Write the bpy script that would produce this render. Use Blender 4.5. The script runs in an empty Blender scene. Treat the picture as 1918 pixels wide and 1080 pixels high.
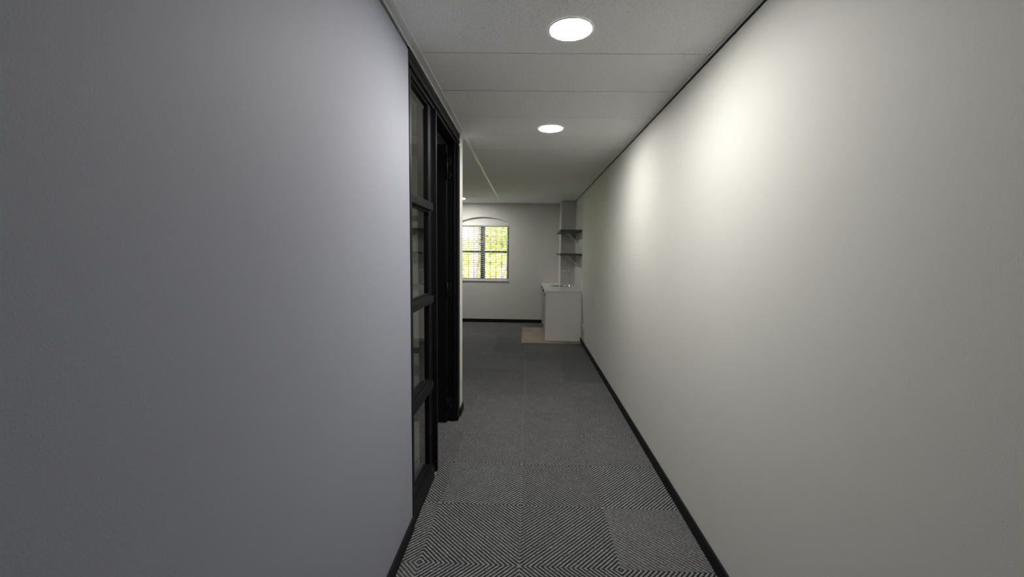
import bpy, bmesh, math, random
from mathutils import Vector, Matrix

random.seed(7)
S = bpy.context.scene
C = S.collection

# ------------------------------------------------------------------ camera
CAM_H = 1.55
F_PX, YAW, PITCH, ROLL = 784.26, -0.0362, -0.0869, 0.0115
cd = bpy.data.cameras.new('camera')
cam = bpy.data.objects.new('camera', cd)
C.objects.link(cam)
cd.sensor_width = 36.0
cd.sensor_fit = 'HORIZONTAL'
cd.lens = F_PX / 1918.0 * 36.0
cd.clip_start = 0.02
fw = Vector((math.sin(YAW) * math.cos(PITCH), math.cos(YAW) * math.cos(PITCH), math.sin(PITCH)))
r0 = Vector((math.cos(YAW), -math.sin(YAW), 0))
u0 = r0.cross(fw)
rt = r0 * math.cos(ROLL) + u0 * math.sin(ROLL)
up = u0 * math.cos(ROLL) - r0 * math.sin(ROLL)
cam.matrix_world = Matrix(((rt.x, up.x, -fw.x, 0), (rt.y, up.y, -fw.y, 0), (rt.z, up.z, -fw.z, CAM_H), (0, 0, 0, 1)))
S.camera = cam

# ------------------------------------------------------------------ world, sun, exposure
W = bpy.data.worlds.new('world')
S.world = W
W.use_nodes = True
wn = W.node_tree
bg = wn.nodes['Background']
sky = wn.nodes.new('ShaderNodeTexSky')
sky.sky_type = 'NISHITA'
sky.sun_disc = False
sky.sun_elevation = math.radians(48)
sky.sun_rotation = math.radians(200)
sky.dust_density = 1.5
wn.links.new(sky.outputs[0], bg.inputs[0])
bg.inputs[1].default_value = 0.9
sl = bpy.data.lights.new('sun_offscreen', 'SUN')
sl.energy = 13.0
sl.color = (1.0, 0.93, 0.80)
sl.angle = 0.009
sun = bpy.data.objects.new('sun_offscreen', sl)
C.objects.link(sun)
sun.rotation_euler = Vector((0.30, 0.62, -0.72)).to_track_quat('-Z', 'Y').to_euler()
LAMP = 150.0          # radiance of every downlight diffuser
S.view_settings.view_transform = 'Standard'
S.view_settings.look = 'None'
S.view_settings.exposure = 0.62
S.view_settings.gamma = 1.0
S.view_settings.use_curve_mapping = False

# ------------------------------------------------------------------ dimensions
XL, XR, XO = -0.62, 0.95, 0.965      # left wall face, right wall face, old wall face
ZC = 2.592                           # ceiling
YF = 9.136                           # far wall face
XW = -3.70                           # outer left wall face
YB = -3.40                           # wall behind the camera
YS, YE = 0.0, 3.98                   # start and end of the left wall
WT = 0.10                            # partition thickness

# ------------------------------------------------------------------ materials
def new_mat(name):
    m = bpy.data.materials.new(name)
    m.use_nodes = True
    nt = m.node_tree
    return m, nt, nt.nodes['Principled BSDF']

def N(nt, t, **kw):
    n = nt.nodes.new(t)
    for k, v in kw.items():
        setattr(n, k, v)
    return n

def mat(name, col, rough=0.6, metal=0.0, var=0.0, scale=8.0, bump=0.0, bscale=200.0, spec=0.5, coord='Object'):
    m, nt, b = new_mat(name)
    b.inputs['Base Color'].default_value = (*col, 1)
    b.inputs['Roughness'].default_value = rough
    b.inputs['Metallic'].default_value = metal
    b.inputs['Specular IOR Level'].default_value = spec
    tc = N(nt, 'ShaderNodeTexCoord')
    if var:
        no = N(nt, 'ShaderNodeTexNoise')
        no.inputs['Scale'].default_value = scale
        no.inputs['Detail'].default_value = 5
        nt.links.new(tc.outputs[coord], no.inputs['Vector'])
        mr = N(nt, 'ShaderNodeMapRange')
        mr.inputs['To Min'].default_value = 1 - var
        mr.inputs['To Max'].default_value = 1 + var
        nt.links.new(no.outputs['Fac'], mr.inputs['Value'])
        mx = N(nt, 'ShaderNodeVectorMath', operation='SCALE')
        mx.inputs[0].default_value = col
        nt.links.new(mr.outputs[0], mx.inputs['Scale'])
        nt.links.new(mx.outputs[0], b.inputs['Base Color'])
    if bump:
        n2 = N(nt, 'ShaderNodeTexNoise')
        n2.inputs['Scale'].default_value = bscale
        n2.inputs['Detail'].default_value = 3
        nt.links.new(tc.outputs[coord], n2.inputs['Vector'])
        bp = N(nt, 'ShaderNodeBump')
        bp.inputs['Strength'].default_value = bump
        bp.inputs['Distance'].default_value = 0.002
        nt.links.new(n2.outputs['Fac'], bp.inputs['Height'])
        nt.links.new(bp.outputs[0], b.inputs['Normal'])
    return m

M = {}
M['wall_left'] = mat('blue_grey_paint', (0.345, 0.360, 0.418), 0.62, var=0.03, scale=3, bump=0.12, bscale=260, spec=0.3)
M['wall_right'] = mat('pale_grey_paint', (0.690, 0.688, 0.645), 0.62, var=0.02, scale=3, bump=0.12, bscale=260, spec=0.3)
M['old_wall'] = mat('scuffed_white_plaster', (0.60, 0.60, 0.585), 0.7, var=0.10, scale=7, bump=0.3, bscale=60, spec=0.3)
M['plaster_white'] = mat('white_plaster', (0.72, 0.72, 0.71), 0.7, var=0.02)
M['black_metal'] = mat('black_powder_coat', (0.005, 0.005, 0.0065), 0.48, var=0.1, scale=30, bump=0.05, bscale=500, spec=0.20)
M['skirting'] = mat('black_skirting', (0.008, 0.008, 0.009), 0.6, var=0.1, scale=20, spec=0.2)
M['ceil_metal'] = mat('grey_ceiling_angle', (0.78, 0.78, 0.77), 0.45, var=0.05, scale=20)
M['backing'] = mat('grey_soffit_slab', (0.35, 0.35, 0.35), 0.9)
M['screed'] = mat('grey_screed', (0.25, 0.25, 0.25), 0.9)
M['cab_white'] = mat('white_melamine', (0.87, 0.86, 0.82), 0.42, var=0.015, scale=6)
M['cab_front'] = mat('grey_melamine_door', (0.30, 0.30, 0.30), 0.5, var=0.03)
M['counter'] = mat('white_counter_laminate', (0.78, 0.77, 0.74), 0.3, var=0.015)
M['steel'] = mat('brushed_steel', (0.62, 0.62, 0.63), 0.22, 1.0, var=0.05, scale=40)
M['chrome'] = mat('chrome', (0.85, 0.85, 0.86), 0.07, 1.0)
M['shelf'] = mat('dark_grey_shelf_board', (0.085, 0.085, 0.092), 0.5, var=0.12, scale=12)
M['bracket'] = mat('white_bracket_metal', (0.86, 0.86, 0.85), 0.4)
M['white_plastic'] = mat('white_plastic', (0.85, 0.85, 0.84), 0.3)
M['dark_hole'] = mat('dark_plastic', (0.02, 0.02, 0.02), 0.6)
M['ring'] = mat('white_lamp_ring', (0.85, 0.85, 0.84), 0.35)
M['slat'] = mat('white_blind_slat', (0.80, 0.79, 0.78), 0.4)
M['bars'] = mat('pale_grey_painted_bars', (0.50, 0.48, 0.50), 0.45)
M['win_frame'] = mat('charcoal_window_frame', (0.03, 0.03, 0.034), 0.4)
M['sill'] = mat('white_window_sill', (0.72, 0.72, 0.72), 0.5, var=0.03)
M['bark'] = mat('reddish_bark', (0.36, 0.21, 0.18), 0.9, var=0.35, scale=9, bump=0.8, bscale=25)
M['lawn'] = mat('sunlit_lawn', (0.52, 0.52, 0.16), 0.9, var=0.4, scale=1.5, bump=0.5, bscale=30)
M['sun_block_roof'] = mat('sun_block_slab', (0.3, 0.3, 0.3), 0.9)

# carpet: diagonal stripes on each square tile (tile turned a quarter makes the chevrons)
def carpet():
    m, nt, b = new_mat('striped_charcoal_carpet')
    b.inputs['Roughness'].default_value = 0.95
    b.inputs['Specular IOR Level'].default_value = 0.15
    tc = N(nt, 'ShaderNodeTexCoord')
    oi = N(nt, 'ShaderNodeObjectInfo')
    # slight waviness of the yarn rows
    wob = N(nt, 'ShaderNodeTexNoise'); wob.inputs['Scale'].default_value = 60; wob.inputs['Detail'].default_value = 2
    nt.links.new(tc.outputs['Object'], wob.inputs['Vector'])
    sep = N(nt, 'ShaderNodeSeparateXYZ'); nt.links.new(tc.outputs['Object'], sep.inputs[0])
    add = N(nt, 'ShaderNodeMath', operation='ADD'); nt.links.new(sep.outputs['X'], add.inputs[0]); nt.links.new(sep.outputs['Y'], add.inputs[1])
    w2 = N(nt, 'ShaderNodeMath', operation='MULTIPLY_ADD'); w2.inputs[1].default_value = 0.006
    nt.links.new(wob.outputs['Fac'], w2.inputs[0]); nt.links.new(add.outputs[0], w2.inputs[2])
    ph = N(nt, 'ShaderNodeMath', operation='MULTIPLY'); ph.inputs[1].default_value = 2 * math.pi * 20 / 0.5
    nt.links.new(w2.outputs[0], ph.inputs[0])
    co = N(nt, 'ShaderNodeMath', operation='COSINE'); nt.links.new(ph.outputs[0], co.inputs[0])
    mr = N(nt, 'ShaderNodeMapRange', interpolation_type='SMOOTHSTEP')
    mr.inputs['From Min'].default_value = -0.75; mr.inputs['From Max'].default_value = 0.35
    nt.links.new(co.outputs[0], mr.inputs['Value'])
    # loop speckle
    sp = N(nt, 'ShaderNodeTexNoise'); sp.inputs['Scale'].default_value = 260; sp.inputs['Detail'].default_value = 3
    nt.links.new(tc.outputs['Object'], sp.inputs['Vector'])
    spr = N(nt, 'ShaderNodeMapRange'); spr.inputs['From Min'].default_value = 0.3; spr.inputs['From Max'].default_value = 0.7
    spr.inputs['To Min'].default_value = 0.55; spr.inputs['To Max'].default_value = 1.45
    nt.links.new(sp.outputs['Fac'], spr.inputs['Value'])
    big = N(nt, 'ShaderNodeTexNoise'); big.inputs['Scale'].default_value = 9; big.inputs['Detail'].default_value = 2
    nt.links.new(tc.outputs['Object'], big.inputs['Vector'])
    bgr = N(nt, 'ShaderNodeMapRange'); bgr.inputs['To Min'].default_value = 0.8; bgr.inputs['To Max'].default_value = 1.2
    nt.links.new(big.outputs['Fac'], bgr.inputs['Value'])
    rnd = N(nt, 'ShaderNodeMapRange'); rnd.inputs['To Min'].default_value = 0.92; rnd.inputs['To Max'].default_value = 1.09
    nt.links.new(oi.outputs['Random'], rnd.inputs['Value'])
    mul = N(nt, 'ShaderNodeMath', operation='MULTIPLY'); nt.links.new(spr.outputs[0], mul.inputs[0]); nt.links.new(bgr.outputs[0], mul.inputs[1])
    fleck = N(nt, 'ShaderNodeTexNoise'); fleck.inputs['Scale'].default_value = 75; fleck.inputs['Detail'].default_value = 4
    nt.links.new(tc.outputs['Object'], fleck.inputs['Vector'])
    fkr = N(nt, 'ShaderNodeMapRange'); fkr.inputs['From Min'].default_value = 0.3; fkr.inputs['From Max'].default_value = 0.7
    fkr.inputs['To Min'].default_value = 0.62; fkr.inputs['To Max'].default_value = 1.38
    nt.links.new(fleck.outputs['Fac'], fkr.inputs['Value'])
    mf = N(nt, 'ShaderNodeMath', operation='MULTIPLY'); nt.links.new(mul.outputs[0], mf.inputs[0]); nt.links.new(fkr.outputs[0], mf.inputs[1])
    mul2 = N(nt, 'ShaderNodeMath', operation='MULTIPLY'); nt.links.new(mf.outputs[0], mul2.inputs[0]); nt.links.new(rnd.outputs[0], mul2.inputs[1])
    mix = N(nt, 'ShaderNodeMix', data_type='RGBA')
    mix.inputs['A'].default_value = (0.012, 0.012, 0.013, 1); mix.inputs['B'].default_value = (0.212, 0.213, 0.220, 1)
    # some tiles are worn flatter, their stripes less distinct
    fl = N(nt, 'ShaderNodeMapRange'); fl.inputs['From Min'].default_value = 0.62; fl.inputs['From Max'].default_value = 0.95
    fl.inputs['To Min'].default_value = 0.0; fl.inputs['To Max'].default_value = 0.6
    fm = N(nt, 'ShaderNodeMath', operation='MULTIPLY'); fm.inputs[1].default_value = 7.13
    nt.links.new(oi.outputs['Random'], fm.inputs[0])
    ff = N(nt, 'ShaderNodeMath', operation='FRACT'); nt.links.new(fm.outputs[0], ff.inputs[0]); nt.links.new(ff.outputs[0], fl.inputs['Value'])
    fx = N(nt, 'ShaderNodeMix', data_type='FLOAT'); fx.inputs['B'].default_value = 0.58
    nt.links.new(fl.outputs[0], fx.inputs['Factor']); nt.links.new(mr.outputs[0], fx.inputs['A'])
    nt.links.new(fx.outputs['Result'], mix.inputs['Factor'])
    sc = N(nt, 'ShaderNodeVectorMath', operation='SCALE'); nt.links.new(mix.outputs['Result'], sc.inputs[0]); nt.links.new(mul2.outputs[0], sc.inputs['Scale'])
    nt.links.new(sc.outputs[0], b.inputs['Base Color'])
    bp = N(nt, 'ShaderNodeBump'); bp.inputs['Strength'].default_value = 0.6; bp.inputs['Distance'].default_value = 0.003
    nt.links.new(mr.outputs[0], bp.inputs['Height']); nt.links.new(bp.outputs[0], b.inputs['Normal'])
    return m
M['carpet'] = carpet()

# ceiling board: pale grey with fine pits and sparse dark specks
def ceil_tile():
    m, nt, b = new_mat('pitted_grey_ceiling_board')
    b.inputs['Roughness'].default_value = 0.85
    b.inputs['Specular IOR Level'].default_value = 0.2
    tc = N(nt, 'ShaderNodeTexCoord')
    oi = N(nt, 'ShaderNodeObjectInfo')
    off = N(nt, 'ShaderNodeVectorMath', operation='ADD')
    nt.links.new(tc.outputs['Object'], off.inputs[0]); nt.links.new(oi.outputs['Location'], off.inputs[1])
    fine = N(nt, 'ShaderNodeTexNoise'); fine.inputs['Scale'].default_value = 130; fine.inputs['Detail'].default_value = 4
    nt.links.new(off.outputs[0], fine.inputs['Vector'])
    pit = N(nt, 'ShaderNodeTexVoronoi'); pit.inputs['Scale'].default_value = 62
    nt.links.new(off.outputs[0], pit.inputs['Vector'])
    patch = N(nt, 'ShaderNodeTexNoise'); patch.inputs['Scale'].default_value = 2.5; patch.inputs['Detail'].default_value = 4
    nt.links.new(off.outputs[0], patch.inputs['Vector'])
    pr = N(nt, 'ShaderNodeMapRange'); pr.inputs['From Min'].default_value = 0.44; pr.inputs['From Max'].default_value = 0.64
    pr.inputs['To Min'].default_value = 0.06; pr.inputs['To Max'].default_value = 0.21
    nt.links.new(patch.outputs['Fac'], pr.inputs['Value'])
    lt = N(nt, 'ShaderNodeMath', operation='LESS_THAN'); nt.links.new(pit.outputs['Distance'], lt.inputs[0]); nt.links.new(pr.outputs[0], lt.inputs[1])
    fr = N(nt, 'ShaderNodeMapRange'); fr.inputs['From Min'].default_value = 0.3; fr.inputs['From Max'].default_value = 0.7
    fr.inputs['To Min'].default_value = 0.90; fr.inputs['To Max'].default_value = 1.08
    nt.links.new(fine.outputs['Fac'], fr.inputs['Value'])
    dk = N(nt, 'ShaderNodeMath', operation='MULTIPLY_ADD'); dk.inputs[1].default_value = -0.36
    nt.links.new(lt.outputs[0], dk.inputs[0]); nt.links.new(fr.outputs[0], dk.inputs[2])
    sc = N(nt, 'ShaderNodeVectorMath', operation='SCALE'); sc.inputs[0].default_value = (0.86, 0.86, 0.86)
    nt.links.new(dk.outputs[0], sc.inputs['Scale']); nt.links.new(sc.outputs[0], b.inputs['Base Color'])
    bp = N(nt, 'ShaderNodeBump'); bp.inputs['Strength'].default_value = 0.35; bp.inputs['Distance'].default_value = 0.002
    nt.links.new(dk.outputs[0], bp.inputs['Height']); nt.links.new(bp.outputs[0], b.inputs['Normal'])
    return m
M['ceil_tile'] = ceil_tile()

def wood():
    m, nt, b = new_mat('pale_oak_vinyl')
    b.inputs['Roughness'].default_value = 0.5
    tc = N(nt, 'ShaderNodeTexCoord'); oi = N(nt, 'ShaderNodeObjectInfo')
    mp = N(nt, 'ShaderNodeMapping'); mp.inputs['Scale'].default_value = (14, 1.6, 1)
    nt.links.new(tc.outputs['Object'], mp.inputs['Vector'])
    no = N(nt, 'ShaderNodeTexNoise'); no.inputs['Scale'].default_value = 3; no.inputs['Detail'].default_value = 6
    nt.links.new(mp.outputs[0], no.inputs['Vector'])
    rp = N(nt, 'ShaderNodeValToRGB')
    rp.color_ramp.elements[0].position = 0.3; rp.color_ramp.elements[0].color = (0.30, 0.245, 0.175, 1)
    rp.color_ramp.elements[1].position = 0.75; rp.color_ramp.elements[1].color = (0.47, 0.40, 0.295, 1)
    nt.links.new(no.outputs['Fac'], rp.inputs[0])
    mr = N(nt, 'ShaderNodeMapRange'); mr.inputs['To Min'].default_value = 0.62; mr.inputs['To Max'].default_value = 1.2
    nt.links.new(oi.outputs['Random'], mr.inputs['Value'])
    sc = N(nt, 'ShaderNodeVectorMath', operation='SCALE'); nt.links.new(rp.outputs[0], sc.inputs[0]); nt.links.new(mr.outputs[0], sc.inputs['Scale'])
    nt.links.new(sc.outputs[0], b.inputs['Base Color'])
    return m
M['wood'] = wood()

def glass(name, ior=1.5, tint=(0.93, 0.95, 0.94)):
    """thin sheet glass: mirror reflection of both faces at the outer face, straight transmission"""
    m, nt, b = new_mat(name)
    nt.nodes.remove(b)
    fr = N(nt, 'ShaderNodeFresnel'); fr.inputs['IOR'].default_value = ior
    two = N(nt, 'ShaderNodeMath', operation='MULTIPLY'); two.inputs[1].default_value = 2.0
    nt.links.new(fr.outputs[0], two.inputs[0])
    one = N(nt, 'ShaderNodeMath', operation='ADD'); one.inputs[1].default_value = 1.0
    nt.links.new(fr.outputs[0], one.inputs[0])
    dv = N(nt, 'ShaderNodeMath', operation='DIVIDE'); nt.links.new(two.outputs[0], dv.inputs[0]); nt.links.new(one.outputs[0], dv.inputs[1])
    ge = N(nt, 'ShaderNodeNewGeometry')
    iv = N(nt, 'ShaderNodeMath', operation='SUBTRACT'); iv.inputs[0].default_value = 1.0; nt.links.new(ge.outputs['Backfacing'], iv.inputs[1])
    fa = N(nt, 'ShaderNodeMath', operation='MULTIPLY'); nt.links.new(dv.outputs[0], fa.inputs[0]); nt.links.new(iv.outputs[0], fa.inputs[1])
    tr = N(nt, 'ShaderNodeBsdfTransparent'); tr.inputs[0].default_value = (*tint, 1)
    gl = N(nt, 'ShaderNodeBsdfGlossy'); gl.inputs['Roughness'].default_value = 0.0; gl.inputs['Color'].default_value = (1, 1, 1, 1)
    mx = N(nt, 'ShaderNodeMixShader')
    nt.links.new(fa.outputs[0], mx.inputs[0]); nt.links.new(tr.outputs[0], mx.inputs[1]); nt.links.new(gl.outputs[0], mx.inputs[2])
    nt.links.new(mx.outputs[0], nt.nodes['Material Output'].inputs['Surface'])
    return m
M['glass'] = glass('clear_glass', 1.52)

def emit(name, col, strength):
    m, nt, b = new_mat(name)
    b.inputs['Base Color'].default_value = (0.9, 0.9, 0.9, 1)
    b.inputs['Emission Color'].default_value = (*col, 1)
    b.inputs['Emission Strength'].default_value = strength
    return m
LC = (1.0, 0.97, 0.925)
M['lamp'] = emit('lit_lamp_diffuser', LC, LAMP)

def leaf_mat():
    m, nt, b = new_mat('yellow_green_leaves')
    b.inputs['Roughness'].default_value = 0.6
    gi = N(nt, 'ShaderNodeNewGeometry')
    rp = N(nt, 'ShaderNodeValToRGB')
    rp.color_ramp.elements[0].color = (0.64, 0.66, 0.20, 1)
    rp.color_ramp.elements[1].color = (0.93, 0.88, 0.40, 1)
    nt.links.new(gi.outputs['Random Per Island'], rp.inputs[0])
    nt.links.new(rp.outputs[0], b.inputs['Base Color'])
    tr = N(nt, 'ShaderNodeBsdfTranslucent')
    nt.links.new(rp.outputs[0], tr.inputs['Color'])
    mx = N(nt, 'ShaderNodeMixShader'); mx.inputs[0].default_value = 0.45
    out = nt.nodes['Material Output']
    nt.links.new(b.outputs[0], mx.inputs[1]); nt.links.new(tr.outputs[0], mx.inputs[2]); nt.links.new(mx.outputs[0], out.inputs['Surface'])
    return m
M['leaf'] = leaf_mat()

# ------------------------------------------------------------------ helpers
def add_box(bm, x0, x1, y0, y1, z0, z1):
    vs = [bm.verts.new((x, y, z)) for z in (z0, z1) for y in (y0, y1) for x in (x0, x1)]
    for f in ((0, 2, 3, 1), (4, 5, 7, 6), (0, 1, 5, 4), (2, 6, 7, 3), (0, 4, 6, 2), (1, 3, 7, 5)):
        bm.faces.new([vs[i] for i in f])
    return vs

def add_prism(bm, pts, axis, a0, a1):
    """extrude a closed 2-D outline along an axis (x, y or z)"""
    def p(u, v, a):
        return {'x': (a, u, v), 'y': (u, a, v), 'z': (u, v, a)}[axis]
    A = [bm.verts.new(p(u, v, a0)) for u, v in pts]
    B = [bm.verts.new(p(u, v, a1)) for u, v in pts]
    n = len(pts)
    bm.faces.new(A); bm.faces.new(B[::-1])
    for i in range(n):
        bm.faces.new((A[i], B[i], B[(i + 1) % n], A[(i + 1) % n]))

def add_tube(bm, pts, r, n=10, closed=False):
    pts = [Vector(p) for p in pts]
    rings = []
    k = len(pts)
    prev = None
    for i, p in enumerate(pts):
        if closed:
            d = pts[(i + 1) % k] - pts[i - 1]
        else:
            d = pts[min(i + 1, k - 1)] - pts[max(i - 1, 0)]
        d.normalize()
        if prev is None:
            a = Vector((0, 0, 1)) if abs(d.z) < 0.9 else Vector((1, 0, 0))
            e1 = d.cross(a).normalized()
        else:
            e1 = (prev - d * prev.dot(d)).normalized()
        prev = e1
        e2 = d.cross(e1)
        rr = r[i] if isinstance(r, (list, tuple)) else r
        rings.append([bm.verts.new(p + (e1 * math.cos(2 * math.pi * j / n) + e2 * math.sin(2 * math.pi * j / n)) * rr) for j in range(n)])
    m = k if closed else k - 1
    for i in range(m):
        A, B = rings[i], rings[(i + 1) % k]
        for j in range(n):
            bm.faces.new((A[j], A[(j + 1) % n], B[(j + 1) % n], B[j]))
    if not closed:
        bm.faces.new(rings[0][::-1]); bm.faces.new(rings[-1])

def add_lathe(bm, prof, n=40, c=(0, 0, 0)):
    rings = []
    for r, z in prof:
        if r < 1e-6:
            rings.append([bm.verts.new((c[0], c[1], c[2] + z))])
        else:
            rings.append([bm.verts.new((c[0] + r * math.cos(2 * math.pi * j / n), c[1] + r * math.sin(2 * math.pi * j / n), c[2] + z)) for j in range(n)])
    for A, B in zip(rings, rings[1:]):
        for j in range(n):
            a = [A[j % len(A)], A[(j + 1) % len(A)], B[(j + 1) % len(B)], B[j % len(B)]]
            u = []
            for v in a:
                if v not in u:
                    u.append(v)
            if len(u) > 2:
                bm.faces.new(u)

def obj(name, bm, m, parent=None, bevel=0.0, smooth=False, seg=2, loc=None):
    bmesh.ops.recalc_face_normals(bm, faces=bm.faces[:])
    me = bpy.data.meshes.new(name)
    bm.to_mesh(me); bm.free()
    if smooth:
        for p in me.polygons:
            p.use_smooth = True
    me.materials.append(M[m])
    o = bpy.data.objects.new(name, me)
    C.objects.link(o)
    if parent is not None:
        o.parent = parent
    if loc is not None:
        o.location = loc
    if bevel:
        b = o.modifiers.new('bevel', 'BEVEL')
        b.width = bevel; b.segments = seg; b.limit_method = 'ANGLE'
    return o

def box(name, x0, x1, y0, y1, z0, z1, m, parent=None, bevel=0.0):
    bm = bmesh.new()
    add_box(bm, x0, x1, y0, y1, z0, z1)
    return obj(name, bm, m, parent, bevel)

def tag(o, label, cat=None, group=None, kind=None):
    o['label'] = label
    if cat: o['category'] = cat
    if group: o['group'] = group
    if kind: o['kind'] = kind
    return o

def thing(name, label, cat, loc=(0, 0, 0), group=None, kind=None):
    o = bpy.data.objects.new(name, None)
    C.objects.link(o)
    o.location = loc
    o.empty_display_size = 0.1
    return tag(o, label, cat, group, kind)

def struct(name, label, bm, m, bevel=0.0, parent=None):
    return tag(obj(name, bm, m, parent, bevel), label, kind='structure')

def copy_tree(o, parent=None):
    c = o.copy(); C.objects.link(c); c.parent = parent
    for ch in list(o.children):
        copy_tree(ch, c)
    return c

# ================================================================== STRUCTURE
# ---- floor: screed slab, carpet tiles, vinyl planks under the cabinet
bm = bmesh.new(); add_box(bm, XW - 0.2, XO + 0.2, YB - 0.2, YF + 0.22, -0.15, -0.006)
floor = struct('floor', 'charcoal striped carpet tile floor with a small patch of oak vinyl planks', bm, 'screed')
PX0, PX1, PY0, PY1 = -0.085, XO, 7.075, 8.58          # vinyl patch
TX0, TY0, TS = -0.019, 1.954, 0.5
full_mesh = None
rects_keep = [  # carpeted regions (room interiors; walls stand between them)
    (XW, XR, YB, YS), (XL, XR, YS, 7.35), (XW, XL, YE, YF), (XL, XO, 7.35, YF), (XW, XL - WT, YS + WT, YE - WT), (XL - WT, XL, 2.86, 3.70)]
def subtract(r, s):
    x0, x1, y0, y1 = r; a0, a1, b0, b1 = s
    if a0 >= x1 or a1 <= x0 or b0 >= y1 or b1 <= y0:
        return [r]
    out = []
    if y0 < b0: out.append((x0, x1, y0, b0))
    if y1 > b1: out.append((x0, x1, b1, y1))
    c0, c1 = max(y0, b0), min(y1, b1)
    if x0 < a0: out.append((x0, a0, c0, c1))
    if x1 > a1: out.append((a1, x1, c0, c1))
    return out
g = 0.0006
ncarpet = 0
for i in range(-9, 3):
    for j in range(-12, 16):
        tx, ty = TX0 + i * TS, TY0 + j * TS
        pcs = []
        for (a0, a1, b0, b1) in rects_keep:
            x0, x1, y0, y1 = max(tx, a0), min(tx + TS, a1), max(ty, b0), min(ty + TS, b1)
            if x1 - x0 > 0.004 and y1 - y0 > 0.004:
                pcs += subtract((x0, x1, y0, y1), (PX0, PX1, PY0, PY1))
        if not pcs:
            continue
        cx, cy = tx + TS / 2, ty + TS / 2
        rot = (i + j + 1) % 2
        whole = len(pcs) == 1 and abs((pcs[0][1] - pcs[0][0]) * (pcs[0][3] - pcs[0][2]) - TS * TS) < 1e-6
        if whole and full_mesh is not None:
            o = bpy.data.objects.new('carpet_tile', full_mesh); C.objects.link(o); o.parent = floor
        else:
            bm = bmesh.new()
            for (x0, x1, y0, y1) in pcs:
                u0, u1, v0, v1 = x0 + g - cx, x1 - g - cx, y0 + g - cy, y1 - g - cy
                if rot and not whole:      # undo the quarter turn for cut tiles
                    u0, u1, v0, v1 = v0, v1, -u1, -u0
                add_box(bm, u0, u1, v0, v1, -0.006, 0.0)
            o = obj('carpet_tile', bm, 'carpet', floor)
            if whole:
                full_mesh = o.data
        o.location = (cx, cy, random.uniform(-0.0002, 0.0002))
        o.rotation_euler = (0, 0, math.pi / 2 if rot else 0)
        ncarpet += 1
pw = 0.1755
for k in range(6):
    x0 = PX0 + 0.012 + k * pw
    ys = [PY0 + 0.012, PY0 + 0.012 + (0.52 if k % 2 else 0.98), PY1]
    for a, b in zip(ys, ys[1:]):
        bm = bmesh.new(); w2, l2 = (min(x0 + pw, PX1) - x0) / 2, (b - a) / 2
        add_box(bm, -w2 + 0.0008, w2 - 0.0008, -l2 + 0.0008, l2 - 0.0008, -0.006, 0.0025)
        obj('vinyl_plank', bm, 'wood', floor, loc=(x0 + w2, (a + b) / 2, 0))
bm = bmesh.new(); add_box(bm, PX0, PX0 + 0.012, PY0, PY1, -0.006, 0.004); add_box(bm, PX0 + 0.012, XR - 0.013, PY0, PY0 + 0.012, -0.006, 0.004)
obj('edge_strip', bm, 'wood', floor, 0.001)

# ---- ceiling: dark void slab, boards, bars
bm = bmesh.new(); add_box(bm, XW - 0.2, XO + 0.2, YB - 0.2, YF + 0.22, ZC + 0.03, ZC + 0.18)
ceiling = struct('ceiling', 'suspended ceiling of long pale grey pitted boards with dark joints', bm, 'backing')
CY0, CS, SK = 2.3025, 0.5203, 0.0259
XT = -0.575
cols = [(XT + 0.001, XR - 0.012), (-2.10, XT - 0.026), (XW, -2.126)]
def joint(k, ci):
    """half width of the open joint at its left and right end: some gape, most are tight"""
    known = {0: (0.0050, 0.0042), 1: (0.0066, 0.0022), 2: (0.0028, 0.0020), 3: (0.0042, 0.0016), 4: (0.0016, 0.0016), 5: (0.0032, 0.0014)}
    if ci == 0 and k in known: return known[k]
    rr = random.Random(k * 7 + ci)
    return (rr.uniform(0.0008, 0.002), rr.uniform(0.0006, 0.0014))
for ci, (a0, a1) in enumerate(cols):
    for k in range(-11, 14):
        y0, y1 = CY0 + k * CS, CY0 + (k + 1) * CS
        hw = (a1 - a0) / 2; cx = (a0 + a1) / 2
        bm = bmesh.new()
        (g0, h0), (g1, h1) = joint(k, ci), joint(k + 1, ci)
        pts = []
        for (x, y) in ((a0, y0 + g0), (a1, y0 + h0), (a1, y1 - h1), (a0, y1 - g1)):
            yy = y + SK * (x if ci == 0 else XT)
            pts.append((x - cx, min(max(yy, YB), YF) - (y0 + y1) / 2))
        if max(p[1] for p in pts) - min(p[1] for p in pts) < 0.05:
            bm.free(); continue
        add_prism(bm, pts, 'z', 0.0, 0.015)
        obj('ceiling_board', bm, 'ceil_tile', ceiling, loc=(cx, (y0 + y1) / 2, ZC + random.uniform(-0.0012, 0.0012)))
for (a0, a1) in ((XT - 0.026, XT + 0.001), (-2.127, -2.10)):
    bm = bmesh.new(); add_box(bm, a0, a1, YB, YF, ZC - 0.003, ZC + 0.03)
    obj('ceiling_bar', bm, 'ceil_metal', ceiling, 0.001)
bm = bmesh.new(); add_box(bm, XL + 0.012, XT - 0.028, YS, YE, ZC - 0.001, ZC + 0.015)
obj('filler_strip', bm, 'ceil_tile', ceiling)
bm = bmesh.new(); add_box(bm, XL - 0.002, XL + 0.007, YS, YE, ZC - 0.010, ZC - 0.002)
struct('trim_1', 'thin grey ceiling angle along the top of the left wall', bm, 'ceil_metal', 0.001)
bm = bmesh.new(); add_box(bm, XR - 0.011, XR - 0.001, YB, YF, ZC - 0.009, ZC + 0.012)
struct('trim_2', 'thin grey ceiling angle along the top of the right wall', bm, 'ceil_metal', 0.001)
bm = bmesh.new(); add_box(bm, XW - 0.3, XO + 0.3, YB - 0.3, YF + 0.24, ZC + 0.20, ZC + 0.35)  # unseen slab added above the boards so no sun leaks indoors
struct('sun_block_roof', 'unseen flat slab added over the offices to block the sun', bm, 'sun_block_roof')

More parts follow.
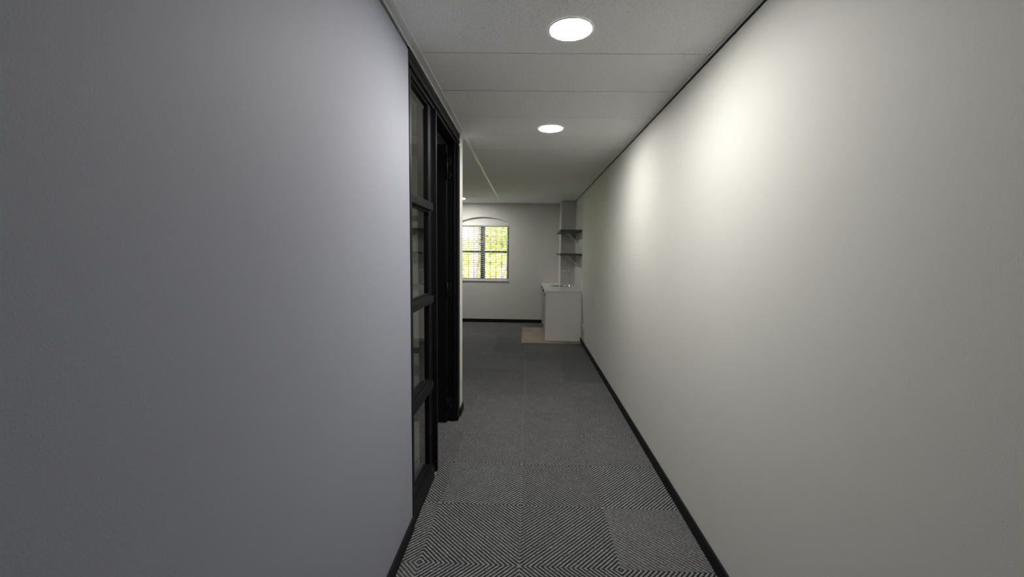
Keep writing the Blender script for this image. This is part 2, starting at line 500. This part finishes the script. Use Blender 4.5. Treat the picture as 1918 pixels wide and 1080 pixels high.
# ---- walls
GAP = 0.026
bm = bmesh.new(); add_box(bm, XL - WT, XL, YS, 2.196, 0, ZC - GAP); add_box(bm, XL - WT, XL - 0.040, YS, 2.196, ZC - GAP, ZC + 0.03)
wl = struct('wall_left', 'smooth blue-grey painted corridor wall on the left', bm, 'wall_left')
bm = bmesh.new(); add_box(bm, XL - WT, XL, 3.80, YE, 0, ZC + 0.03)
struct('wall_end', 'short pale end of the partition just past the black door', bm, 'wall_right')
bm = bmesh.new(); add_box(bm, XR, XR + 0.1, YB - 0.1, 7.35, 0, ZC - 0.020); add_box(bm, XR + 0.040, XR + 0.1, YB - 0.1, 7.35, ZC - 0.020, ZC + 0.03)
struct('wall_right', 'long pale grey painted corridor wall on the right', bm, 'wall_right')
bm = bmesh.new(); add_box(bm, XO, XO + 0.085, 7.356, YF, 0, ZC + 0.03)
struct('wall_kitchen', 'scuffed white plaster wall behind the shelves and sink counter', bm, 'old_wall')
bm = bmesh.new(); add_box(bm, 0.675, XO, 8.60, YF, 0, ZC + 0.012)
struct('wall_pier', 'square grey plastered pier in the corner behind the shelves', bm, 'wall_right')
# far wall with an arched opening
WXC, WHW, WZ0, WZ1, WRISE, WTH = -0.965, 0.555, 0.905, 2.175, 0.125, 0.22
def arch_z(x):
    R_ = (WHW ** 2 + WRISE ** 2) / (2 * WRISE)
    return WZ1 + WRISE - R_ + math.sqrt(R_ ** 2 - (x - WXC) ** 2)
bm = bmesh.new()
wx0, wx1 = WXC - WHW, WXC + WHW
out = []
NA = 24
arc = [(wx0 + (wx1 - wx0) * k / NA) for k in range(NA + 1)]
for (a0, a1, b0, b1) in ((XW - 0.1, wx0, 0, ZC + 0.03), (wx1, XO + 0.085, 0, ZC + 0.03), (wx0, wx1, 0, WZ0)):
    add_box(bm, a0, a1, YF, YF + WTH, b0, b1)
for xa, xb in zip(arc, arc[1:]):
    add_prism(bm, [(xa, arch_z(xa)), (xb, arch_z(xb)), (xb, ZC + 0.03), (xa, ZC + 0.03)], 'y', YF, YF + WTH)
bmesh.ops.remove_doubles(bm, verts=bm.verts[:], dist=1e-5)
wf = struct('wall_far', 'grey painted far wall with an arched window recess', bm, 'wall_right')
# remaining shell, mostly out of sight
bm = bmesh.new(); add_box(bm, XW - 0.1, XW, YB - 0.1, YF, 0, ZC + 0.03)
struct('wall_outer_left', 'grey outer wall of the offices on the left', bm, 'wall_right')
bm = bmesh.new(); add_box(bm, XW, XR, YB - 0.1, YB, 0, ZC + 0.03)  # closes the entrance area, an unseen space made up for fill light
struct('wall_behind', 'pale grey wall behind the added unseen entrance area', bm, 'wall_right')
bm = bmesh.new(); add_box(bm, XW, XL - WT, YE - WT, YE, 0, ZC + 0.03)
struct('wall_office_far', 'grey partition between the dark office and the open room', bm, 'wall_right')
bm = bmesh.new(); add_box(bm, XW, XL - WT, YS, YS + WT, 0, ZC + 0.03)  # near side of the office, towards the space made up for fill light
struct('wall_office_near', 'grey partition between the dark office and the added unseen entrance area', bm, 'wall_right')

# ---- skirtings
SH, ST = 0.075, 0.012
def skirting(name, label, x0, x1, y0, y1):
    bm = bmesh.new(); add_box(bm, x0, x1, y0, y1, 0.0, SH)
    struct(name, label, bm, 'skirting', 0.002)
skirting('baseboard_right', 'black skirting board along the right wall', XR - ST, XR, YB, 7.34)
skirting('baseboard_left', 'black skirting board along the blue-grey left wall', XL, XL + ST, YS, 2.196)
skirting('baseboard_end', 'short black skirting on the partition end past the door', XL, XL + ST, 3.80, YE + ST)
skirting('baseboard_far', 'black skirting board along the far wall under the window', XW, 0.325, YF - ST, YF)
skirting('baseboard_office', 'black skirting on the open room side of the office partition', XW, XL, YE, YE + ST)

# ---- window_1 : frame, panes, sill
win = thing('window_1', 'arched-top window with charcoal frame and four panes in the far wall', None, (WXC, YF, WZ0), kind='structure')
win.location = (0, 0, 0)
FY0, FY1 = YF + 0.13, YF + 0.18
zt, zm0, zm1 = 2.11, 1.515, 1.573
for (a0, a1, b0, b1) in ((wx0, wx0 + 0.035, WZ0, zt + 0.04), (wx1 - 0.035, wx1, WZ0, zt + 0.04), (wx0 + 0.035, wx1 - 0.035, WZ0, WZ0 + 0.03), (wx0 + 0.035, wx1 - 0.035, zt, zt + 0.04)):
    box('frame_bar', a0, a1, FY0, FY1, b0, b1, 'win_frame', win, 0.003)
box('mullion', -1.045, -0.945, FY0 - 0.006, FY1, WZ0 + 0.03, zt, 'win_frame', win, 0.004)
for a0, a1 in ((wx0 + 0.035, -1.045), (-0.945, wx1 - 0.035)):
    box('transom', a0, a1, FY0, FY1, zm0, zm1, 'win_frame', win, 0.003)
    for b0, b1 in ((WZ0 + 0.03, zm0), (zm1, zt)):
        box('pane', a0 - 0.004, a1 + 0.004, FY0 + 0.022, FY0 + 0.027, b0 - 0.004, b1 + 0.004, 'glass', win)
bm = bmesh.new()
pts = [(wx0, zt + 0.04), (wx1, zt + 0.04)] + [(x, arch_z(x)) for x in reversed(arc)]
add_prism(bm, pts, 'y', YF + 0.07, YF + 0.12)
tp = obj('arch_panel', bm, 'plaster_white', win)
tp['label'] = 'white plastered arch above the blind'
box('sill_board', wx0 - 0.0, wx1 + 0.0, YF - 0.018, FY0, WZ0 - 0.0, WZ0 + 0.022, 'sill', win, 0.003)

# ---- window_2 : black glazed sidelight,  door_1 : black frame with open leaf
GZ = [0.09, 0.635, 0.680, 1.212, 1.257, 1.810, 1.856, 2.47]
XG = XL - 0.040                       # glass plane
side = thing('window_2', 'tall black framed glass sidelight of four panes beside the door', None, kind='structure')
HB = 2.482                            # underside of the head
ZT = ZC - 0.012
box('stile', XL - WT, XL + 0.004, 2.197, 2.232, 0, HB, 'black_metal', side, 0.003)
bm = bmesh.new()
add_prism(bm, [(XL - WT, 2.738), (XL - 0.026, 2.738), (XL - 0.026, 2.818), (XL + 0.004, 2.822), (XL + 0.004, 2.846), (XL - WT, 2.846)], 'z', 0, HB)
obj('stile', bm, 'black_metal', side, 0.002)
bm = bmesh.new()
# stepped head profile (seen from below)
add_prism(bm, [(XL - WT, HB), (XL - 0.012, HB), (XL - 0.012, HB + 0.022), (XL + 0.004, HB + 0.022), (XL + 0.004, HB + 0.055), (XL - 0.006, HB + 0.06), (XL + 0.004, HB + 0.066), (XL + 0.004, ZT), (XL - WT, ZT)], 'y', 2.197, 3.80)
obj('head', bm, 'black_metal', side, 0.0015)
bm = bmesh.new(); add_prism(bm, [(XL - WT, 0), (XL + 0.004, 0), (XL + 0.004, 0.075), (XL - 0.004, 0.09), (XL - WT, 0.09)], 'y', 2.232, 2.738)
obj('bottom_rail', bm, 'black_metal', side, 0.003)
for z0, z1 in ((0.635, 0.680), (1.212, 1.257), (1.810, 1.856)):
    bm = bmesh.new()
    add_prism(bm, [(XL - 0.09, z0 + 0.004), (XL + 0.002, z0), (XL + 0.002, z1), (XL - 0.022, z1), (XL - 0.022, z1 + 0.004), (XL - 0.09, z1 + 0.004)], 'y', 2.232, 2.738)
    obj('glazing_bar', bm, 'black_metal', side, 0.002)
spans = [(0.09, 0.635), (0.684, 1.212), (1.261, 1.810), (1.860, HB)]
for z0, z1 in spans:
    box('pane', XG - 0.006, XG, 2.226, 2.744, z0 - 0.004, z1 + 0.004, 'glass', side)
    bm = bmesh.new()   # glazing beads around the pane
    for (a0, a1, b0, b1) in ((2.232, 2.244, z0, z1), (2.726, 2.738, z0, z1), (2.244, 2.726, z0, z0 + 0.012), (2.244, 2.726, z1 - 0.012, z1)):
        add_box(bm, XG, XG + 0.012, a0, a1, b0, b1)
    obj('glazing_bead', bm, 'black_metal', side)

door = thing('door_1', 'black framed glazed door standing open into the dark office', None, kind='structure')
JY = 3.70
bm = bmesh.new()
add_prism(bm, [(XL + 0.004, JY), (XL + 0.004, 3.80), (XL - WT, 3.80), (XL - WT, JY + 0.0), (XL - 0.075, JY), (XL - 0.075, JY - 0.003), (XL - 0.035, JY - 0.003), (XL - 0.035, JY - 0.014), (XL - 0.022, JY - 0.014), (XL - 0.022, JY)], 'z', 0, HB)
obj('jamb', bm, 'black_metal', door, 0.002)
# the leaf: hinged on the far jamb, opened a quarter turn into the office
LX1, LW, LT = XL - WT + 0.012, 0.82, 0.042
LX0 = LX1 - LW
LY1 = JY - 0.004; LY0 = LY1 - LT
LZ0, LZ1 = 0.008, 2.465
leaf = box('door_leaf', LX1 - 0.10, LX1, LY0, LY1, LZ0, LZ1, 'black_metal', door, 0.003)
leaf['label'] = 'black steel door leaf seen along its hinge stile'
box('leaf_stile', LX0, LX0 + 0.10, LY0, LY1, LZ0, LZ1, 'black_metal', leaf, 0.003)
for z0, z1 in ((LZ0, 0.11), (0.635, 0.68), (1.212, 1.257), (1.81, 1.856), (LZ1 - 0.09, LZ1)):
    box('leaf_rail', LX0 + 0.10, LX1 - 0.10, LY0, LY1, z0, z1, 'black_metal', leaf, 0.003)
for z0, z1 in ((0.11, 0.635), (0.68, 1.212), (1.257, 1.81), (1.856, LZ1 - 0.09)):
    box('leaf_pane', LX0 + 0.095, LX1 - 0.095, LY0 + 0.018, LY0 + 0.024, z0 - 0.004, z1 + 0.004, 'glass', leaf)
bm = bmesh.new()
add_tube(bm, [(LX0 + 0.05, LY0 + 0.002, 1.03), (LX0 + 0.05, LY0 - 0.05, 1.03), (LX0 + 0.17, LY0 - 0.05, 1.03)], 0.009, 10)
add_box(bm, LX0 + 0.03, LX0 + 0.07, LY0 - 0.008, LY0 + 0.002, 0.93, 1.10)
obj('leaf_handle', bm, 'steel', leaf, smooth=False)
for zc in (2.27, 1.21, 0.17):
    hl = 0.11 if zc > 2 else 0.06
    hx = XL - 0.082
    bm = bmesh.new()
    add_tube(bm, [(hx, LY0 - 0.008, zc - hl), (hx, LY0 - 0.008, zc + hl)], 0.007, 12)
    add_box(bm, hx, hx + 0.050, JY - 0.046 - 0.0, JY - 0.043, zc - hl, zc + hl) if False else None
    h = obj('hinge', bm, 'black_metal', door, smooth=True)
    bm = bmesh.new()
    add_box(bm, hx + 0.006, hx + 0.042, JY - 0.006, JY - 0.003, zc - hl, zc + hl)
    obj('hinge_plate', bm, 'black_metal', h, 0.001)
    for s in (-1, 1):
        for dx, dz in ((0.014, 0.020), (0.024, 0.0), (0.015, -0.020)):
            bm = bmesh.new()
            add_lathe(bm, [(0.0, 0.003), (0.0035, 0.002), (0.0045, 0.0)], 10)
            for v in bm.verts:
                v.co = Vector((v.co.x, -v.co.z, v.co.y))
            o = obj('screw', bm, 'steel', h, loc=(hx + dx, JY - 0.006, zc + s * hl * 0.55 + dz))

# ================================================================== THINGS
# ---- downlights
def make_downlight():
    t = thing('downlight', '', 'ceiling light')
    bm = bmesh.new()
    add_lathe(bm, [(0.098, -0.0015), (0.105, -0.0015), (0.105, -0.003), (0.103, -0.0045), (0.099, -0.005), (0.098, -0.004), (0.098, -0.0015)], 48)
    obj('trim_ring', bm, 'ring', t, smooth=True)
    bm = bmesh.new()
    add_lathe(bm, [(0.0, -0.0075), (0.04, -0.0073), (0.075, -0.0065), (0.092, -0.0055), (0.0975, -0.004), (0.0975, -0.002), (0.0, -0.002)], 48)
    obj('diffuser', bm, 'lamp', t, smooth=True)
    return t
dl = make_downlight()
lamps = [((0.187, 2.068), 'round lit downlight in the corridor ceiling beside the glass sidelight'),
         ((0.179, 3.650), 'round lit downlight in the corridor ceiling beside the open black door'),
         ((-1.350, 8.357), 'round lit downlight near the arched window at the far end')]
for k, ((x, y), lab) in enumerate(lamps):
    o = dl if k == 0 else copy_tree(dl)
    o.location = (x, y, ZC)
    o['label'] = lab
    o['group'] = 'round ceiling downlights'

# ---- kitchenette
CX0, CX1, KY0, KY1, KH = 0.325, XO - 0.004, 7.262, YF - 0.004, 0.880
cab = thing('sink_cabinet', 'white melamine sink cabinet with grey doors and a plain end panel', 'cabinet', (0.64, 8.0, 0))
cab.location = (0, 0, 0)
FX = CX0 + 0.018
e0 = box('end_panel', CX0, XR - 0.002, KY0, KY0 + 0.022, 0.0045, KH - 0.034, 'cab_white', cab, 0.0015)
e0['label'] = 'plain white end panel'
bm = bmesh.new()
add_box(bm, FX + 0.004, 0.674, KY0 + 0.022, KY1, 0.11, 0.128)
add_box(bm, FX + 0.004, 0.674, KY1 - 0.018, KY1, 0.128, KH - 0.036)
add_box(bm, 0.934, 0.948, KY0 + 0.022, 8.598, 0.11, KH - 0.036)
add_box(bm, 0.674, 0.934, KY0 + 0.022, 8.598, 0.11, 0.128)
obj('carcass', bm, 'cab_white', cab)
box('plinth', FX + 0.045, FX + 0.06, KY0 + 0.022, KY1, 0.0045, 0.11, 'cab_front', cab)
nd = 4
dw = (KY1 - KY0 - 0.026) / nd
for k in range(nd):
    a = KY0 + 0.024 + k * dw
    d = box('cabinet_door', FX - 0.014, FX + 0.004, a + 0.0015, a + dw - 0.0015, 0.105, KH - 0.042, 'cab_front', cab, 0.001)
    ya = a + (0.05 if k % 2 == 0 else dw - 0.17)
    bm = bmesh.new()
    add_tube(bm, [(FX - 0.014, ya, KH - 0.075), (FX - 0.032, ya, KH - 0.075), (FX - 0.032, ya + 0.12, KH - 0.075), (FX - 0.014, ya + 0.12, KH - 0.075)], 0.005, 8)
    obj('handle', bm, 'black_metal', d)
# countertop with a hole for the bowl
SX, SY, SR = 0.645, 8.36, 0.165
bm = bmesh.new()
n = 40
outer = []
x0, x1, y0, y1 = CX0 - 0.008, XR - 0.001, KY0 - 0.004, 8.598
def sq(th):
    c, s = math.cos(th), math.sin(th)
    ts = []
    if c > 1e-9: ts.append((x1 - SX) / c)
    if c < -1e-9: ts.append((x0 - SX) / c)
    if s > 1e-9: ts.append((y1 - SY) / s)
    if s < -1e-9: ts.append((y0 - SY) / s)
    t = min(ts); return (SX + t * c, SY + t * s)
ths = sorted([2 * math.pi * k / n for k in range(n)] + [math.atan2(b - SY, a - SX) % (2 * math.pi) for a in (x0, x1) for b in (y0, y1)])
ring = {}
for key, z in (('t', KH), ('b', KH - 0.034)):
    ring[key] = ([bm.verts.new((SX + SR * math.cos(t), SY + SR * math.sin(t), z)) for t in ths], [bm.verts.new((*sq(t), z)) for t in ths])
L = len(ths)
for i in range(L):
    j = (i + 1) % L
    ti, to = ring['t']; bi, bo = ring['b']
    bm.faces.new((ti[i], to[i], to[j], ti[j])); bm.faces.new((bi[j], bo[j], bo[i], bi[i]))
    bm.faces.new((to[i], bo[i], bo[j], to[j])); bm.faces.new((ti[j], bi[j], bi[i], ti[i]))
add_box(bm, x0, 0.674, 8.598, KY1, KH - 0.034, KH)
tag(obj('countertop', bm, 'counter'), 'white laminate countertop over the sink cabinet', 'countertop')
# bowl
sink = thing('sink', 'round stainless steel sink bowl set into the white countertop', 'sink', (SX, SY, KH))
bm = bmesh.new()
add_lathe(bm, [(0.030, -0.150), (0.130, -0.146), (0.150, -0.125), (0.158, -0.03), (0.160, 0.0005), (0.164, 0.005), (0.185, 0.005), (0.190, 0.001), (0.162, 0.0006), (0.160, -0.03), (0.152, -0.126), (0.131, -0.149), (0.030, -0.153)], 48)
obj('bowl', bm, 'steel', sink, smooth=True)
bm = bmesh.new()
add_lathe(bm, [(0.0, -0.147), (0.020, -0.147), (0.030, -0.143), (0.036, -0.146), (0.030, -0.152), (0.0, -0.155)], 24)
obj('drain', bm, 'chrome', sink, smooth=True)
# gooseneck tap
tap = thing('faucet', 'chrome gooseneck faucet standing behind the round sink', 'faucet', (0.860, 8.40, KH))
bm = bmesh.new()
add_lathe(bm, [(0.0, 0.001), (0.030, 0.001), (0.030, 0.008), (0.024, 0.012), (0.021, 0.06), (0.018, 0.075), (0.0, 0.076)], 24)
obj('base', bm, 'chrome', tap, smooth=True)
bm = bmesh.new()
pp = [(0, 0, 0.07), (0, 0, 0.15), (0, 0, 0.235)]
R_ = 0.086
pp += [(-R_ + R_ * math.cos(a), 0, 0.235 + R_ * math.sin(a)) for a in [math.pi * k / 14 for k in range(1, 14)]]
pp += [(-2 * R_, 0, 0.235), (-2 * R_ - 0.004, 0, 0.205)]
add_tube(bm, pp, 0.0115, 12)
obj('spout', bm, 'chrome', tap, smooth=True)
bm = bmesh.new()
add_tube(bm, [(-0.0, 0.016, 0.045), (-0.004, 0.036, 0.05), (-0.03, 0.075, 0.085)], [0.010, 0.009, 0.006], 10)
obj('lever', bm, 'chrome', tap, smooth=True)

# ---- wall shelves
def make_shelf(name, label, ztop, th, y0, y1):
    t = thing(name, label, 'shelf', (0, 0, 0))
    b = box('board', 0.578, XO - 0.002, y0, y1, ztop - th, ztop, 'shelf', t, 0.002)
    for yc in (8.02, 8.30, 8.53):
        z = ztop - th
        bm = bmesh.new()
        w = 0.018
        add_box(bm, XO - 0.007, XO - 0.0015, yc - w, yc + w, z - 0.21, z - 0.0005)         # wall leg
        add_box(bm, XO - 0.235, XO - 0.007, yc - w, yc + w, z - 0.0055, z - 0.0005)        # top leg
        add_prism(bm, [(XO - 0.215, z - 0.0055), (XO - 0.193, z - 0.0055), (XO - 0.007, z - 0.178), (XO - 0.007, z - 0.198)], 'y', yc - w * 0.7, yc + w * 0.7)
        obj('bracket', bm, 'bracket', t, 0.001)
    return t
make_shelf('wall_shelf', 'upper dark grey wall shelf on white brackets above the sink counter', 1.960, 0.040, 7.56, 8.596)
make_shelf('wall_shelf', 'lower dark grey wall shelf on white brackets just above the faucet', 1.535, 0.036, 7.50, 8.596)

# ---- wall socket low on the right wall
sk = thing('wall_socket', 'small white power socket plate low on the pale right wall', 'socket', (XR, 6.90, 0.32))
bm = bmesh.new(); add_box(bm, -0.012, -0.0005, -0.075, 0.075, -0.052, 0.052)
obj('plate', bm, 'white_plastic', sk, 0.003)
for y in (-0.038, 0.012):
    bm = bmesh.new(); add_box(bm, -0.017, -0.0118, y, y + 0.022, 0.012, 0.036)
    obj('switch', bm, 'white_plastic', sk, 0.0015)
for y, z in ((-0.02, -0.008), (-0.035, -0.03), (-0.005, -0.03), (0.035, -0.008), (0.02, -0.03), (0.05, -0.03)):
    bm = bmesh.new(); add_lathe(bm, [(0.0, 0.001), (0.004, 0.0008), (0.0045, 0.0)], 10)
    for v in bm.verts: v.co = Vector((-v.co.z, v.co.x, v.co.y))
    obj('pin_hole', bm, 'dark_hole', sk, loc=(-0.0121, y, z))

# ---- venetian blind in the window
bl = thing('venetian_blind', 'white venetian blind with open slats in the arched window', 'blind', (0, 0, 0))
BY = YF + 0.042
box('headrail', wx0 + 0.008, wx1 - 0.008, BY - 0.028, BY + 0.028, 2.112, 2.172, 'slat', bl, 0.003)
zb0, zb1, ns = 0.968, 2.088, 27
bm = bmesh.new()
hw = wx1 - 0.012 - WXC
prof = [(-0.024, -0.0016), (-0.012, 0.0012), (0, 0.0020), (0.012, 0.0012), (0.024, -0.0016)]
top = [(u, v + 0.0012) for u, v in prof]
add_prism(bm, prof + top[::-1], 'x', -hw, hw)
first = obj('slat', bm, 'slat', bl)
for k in range(ns):
    o = first if k == 0 else first.copy()
    if k:
        C.objects.link(o); o.parent = bl
    o.location = (WXC, BY, zb0 + (zb1 - zb0) * k / (ns - 1))
    o.rotation_euler = (math.radians(-17), 0, 0)
box('bottom_rail', wx0 + 0.010, wx1 - 0.010, BY - 0.025, BY + 0.025, 0.932, 0.950, 'slat', bl, 0.003)
for x in (-1.385, -0.965, -0.545):
    bm = bmesh.new()
    for yy in (BY - 0.0265, BY + 0.0265):
        add_tube(bm, [(x, yy, 0.935), (x, yy, 2.13)], 0.0012, 6)
    obj('ladder_cord', bm, 'slat', bl)
for x in (-1.30, -0.735):
    box('rail_clip', x - 0.012, x + 0.012, BY - 0.033, BY - 0.028, 2.135, 2.165, 'bracket', bl, 0.001)

# ---- security bars between blind and glass
gr = thing('window_grille', 'pale painted security grille with diamond rows behind the blind', 'grille', (0, 0, 0))
GY = YF + 0.098
xb = []
x = -0.573 + 0.122
while x > wx0 + 0.02:
    if x < wx1 - 0.02: xb.append(x)
    x -= 0.122
for x in xb:
    if abs(x + 0.995) < 0.05: continue
    bm = bmesh.new(); add_tube(bm, [(x, GY, WZ0 + 0.022), (x, GY, 2.14)], 0.0075, 8)
    obj('upright_bar', bm, 'bars', gr, smooth=True)
for zc in (1.765, 1.27):
    for x in xb:
        bm = bmesh.new()
        add_tube(bm, [(x - 0.059, GY - 0.008, zc), (x, GY - 0.008, zc + 0.062), (x + 0.059, GY - 0.008, zc), (x, GY - 0.008, zc - 0.062)], 0.0065, 6, closed=True)
        obj('diamond', bm, 'bars', gr)
    for x in (xb[1], xb[3]):
        bm = bmesh.new()
        add_tube(bm, [(x + 0.022 * math.cos(a), GY - 0.016, zc + 0.028 * math.sin(a)) for a in [2 * math.pi * k / 16 for k in range(16)]], 0.006, 6, closed=True)
        obj('ring', bm, 'bars', gr)
for s in (0, 1):
    bm = bmesh.new()
    xa, xc = -0.814, -0.693
    p = [(xc - 0.0 - (0.061) * (1 - math.cos(t)), GY - 0.008, 1.88 + 0.17 * math.sin(t)) for t in [math.pi / 2 * k / 8 for k in range(9)]]
    if s: p = [(xa + xc - q[0], q[1], q[2]) for q in p]
    add_tube(bm, p, 0.0045, 6)
    obj('scroll', bm, 'bars', gr)
for z in (WZ0 + 0.05, 2.10):
    bm = bmesh.new(); add_box(bm, wx0 + 0.004, wx1 - 0.004, GY - 0.004, GY + 0.004, z - 0.008, z + 0.008)
    obj('flat_bar', bm, 'bars', gr)

# ================================================================== OUTSIDE
bm = bmesh.new()
add_box(bm, -40, 40, YF + WTH + 0.02, 60, -0.5, -0.25)
struct('ground', 'sunlit yellow-green lawn outside the window', bm, 'lawn')
def leaf_cloud(bm, c, rad, n, size):
    for _ in range(n):
        while True:
            p = Vector((random.uniform(-1, 1), random.uniform(-1, 1), random.uniform(-1, 1)))
            if p.length < 1: break
        p = Vector((c[0] + p.x * rad[0], c[1] + p.y * rad[1], c[2] + p.z * rad[2]))
        a = Vector((random.gauss(0, 1), random.gauss(0, 1), random.gauss(0, 1))).normalized()
        b = a.orthogonal().normalized()
        s = size * random.uniform(0.6, 1.3)
        vs = [bm.verts.new(p + a * s), bm.verts.new(p + b * s * 0.45), bm.verts.new(p - a * s), bm.verts.new(p - b * s * 0.45)]
        bm.faces.new(vs)
def tree(label, base, lean, h, r, crowns, nl, size):
    t = thing('tree', label, 'tree', (base[0], base[1], -0.25), 'trees outside the window')
    bm = bmesh.new()
    pts, rr = [], []
    for k in range(9):
        f = k / 8
        pts.append((lean[0] * f + 0.05 * math.sin(5 * f), lean[1] * f, h * f)); rr.append(r * (1.25 - 0.55 * f))
    add_tube(bm, pts, rr, 12)
    obj('trunk', bm, 'bark', t, smooth=True)
    bm = bmesh.new()
    for c, rad in crowns:
        leaf_cloud(bm, c, rad, nl, size)
    o = obj('foliage', bm, 'leaf', t); o['kind'] = 'stuff'
    return t
tree('tree with a thick reddish trunk standing straight outside the window', (-1.84, 13.4), (0.33, 0.0), 4.2, 0.118, [((-0.35, 0.3, 4.4), (1.15, 1.3, 1.2))], 3500, 0.10)
tree('thin leaning tree outside the right half of the window', (-1.33, 13.6), (1.54, 0.1), 3.6, 0.075, [((1.75, 0.4, 3.9), (1.1, 1.2, 1.0))], 2500, 0.09)
def bush(label, base, crowns, nl, size):
    t = thing('bush', label, 'bush', (base[0], base[1], -0.25), 'bushes outside the window')
    bm = bmesh.new()
    for k in range(4):
        add_tube(bm, [(0.1 * k - 0.15, 0, 0), (0.25 * k - 0.35, 0.05, 0.9)], [0.03, 0.012], 6)
    obj('stem', bm, 'bark', t)
    bm = bmesh.new()
    for c, rad in crowns: leaf_cloud(bm, c, rad, nl, size)
    o = obj('foliage', bm, 'leaf', t); o['kind'] = 'stuff'
bush('broad yellow-green bush at the back of the lawn left of the thick trunk', (-5.9, 18.5), [((0, 0, 1.6), (1.9, 1.0, 1.7))], 7000, 0.10)
bush('broad yellow-green bush at the back of the lawn behind the thick trunk', (-2.1, 18.8), [((0, 0, 1.2), (1.75, 0.9, 1.35)), ((0.6, 0, 2.6), (1.0, 0.8, 0.9))], 4200, 0.10)
bush('tall yellow-green bush at the back of the lawn behind the thin leaning tree', (1.6, 18.8), [((0, 0, 1.7), (1.75, 1.0, 1.9)), ((-0.3, 0.2, 3.2), (1.3, 0.8, 1.0))], 5000, 0.10)
print('carpet tiles', ncarpet)
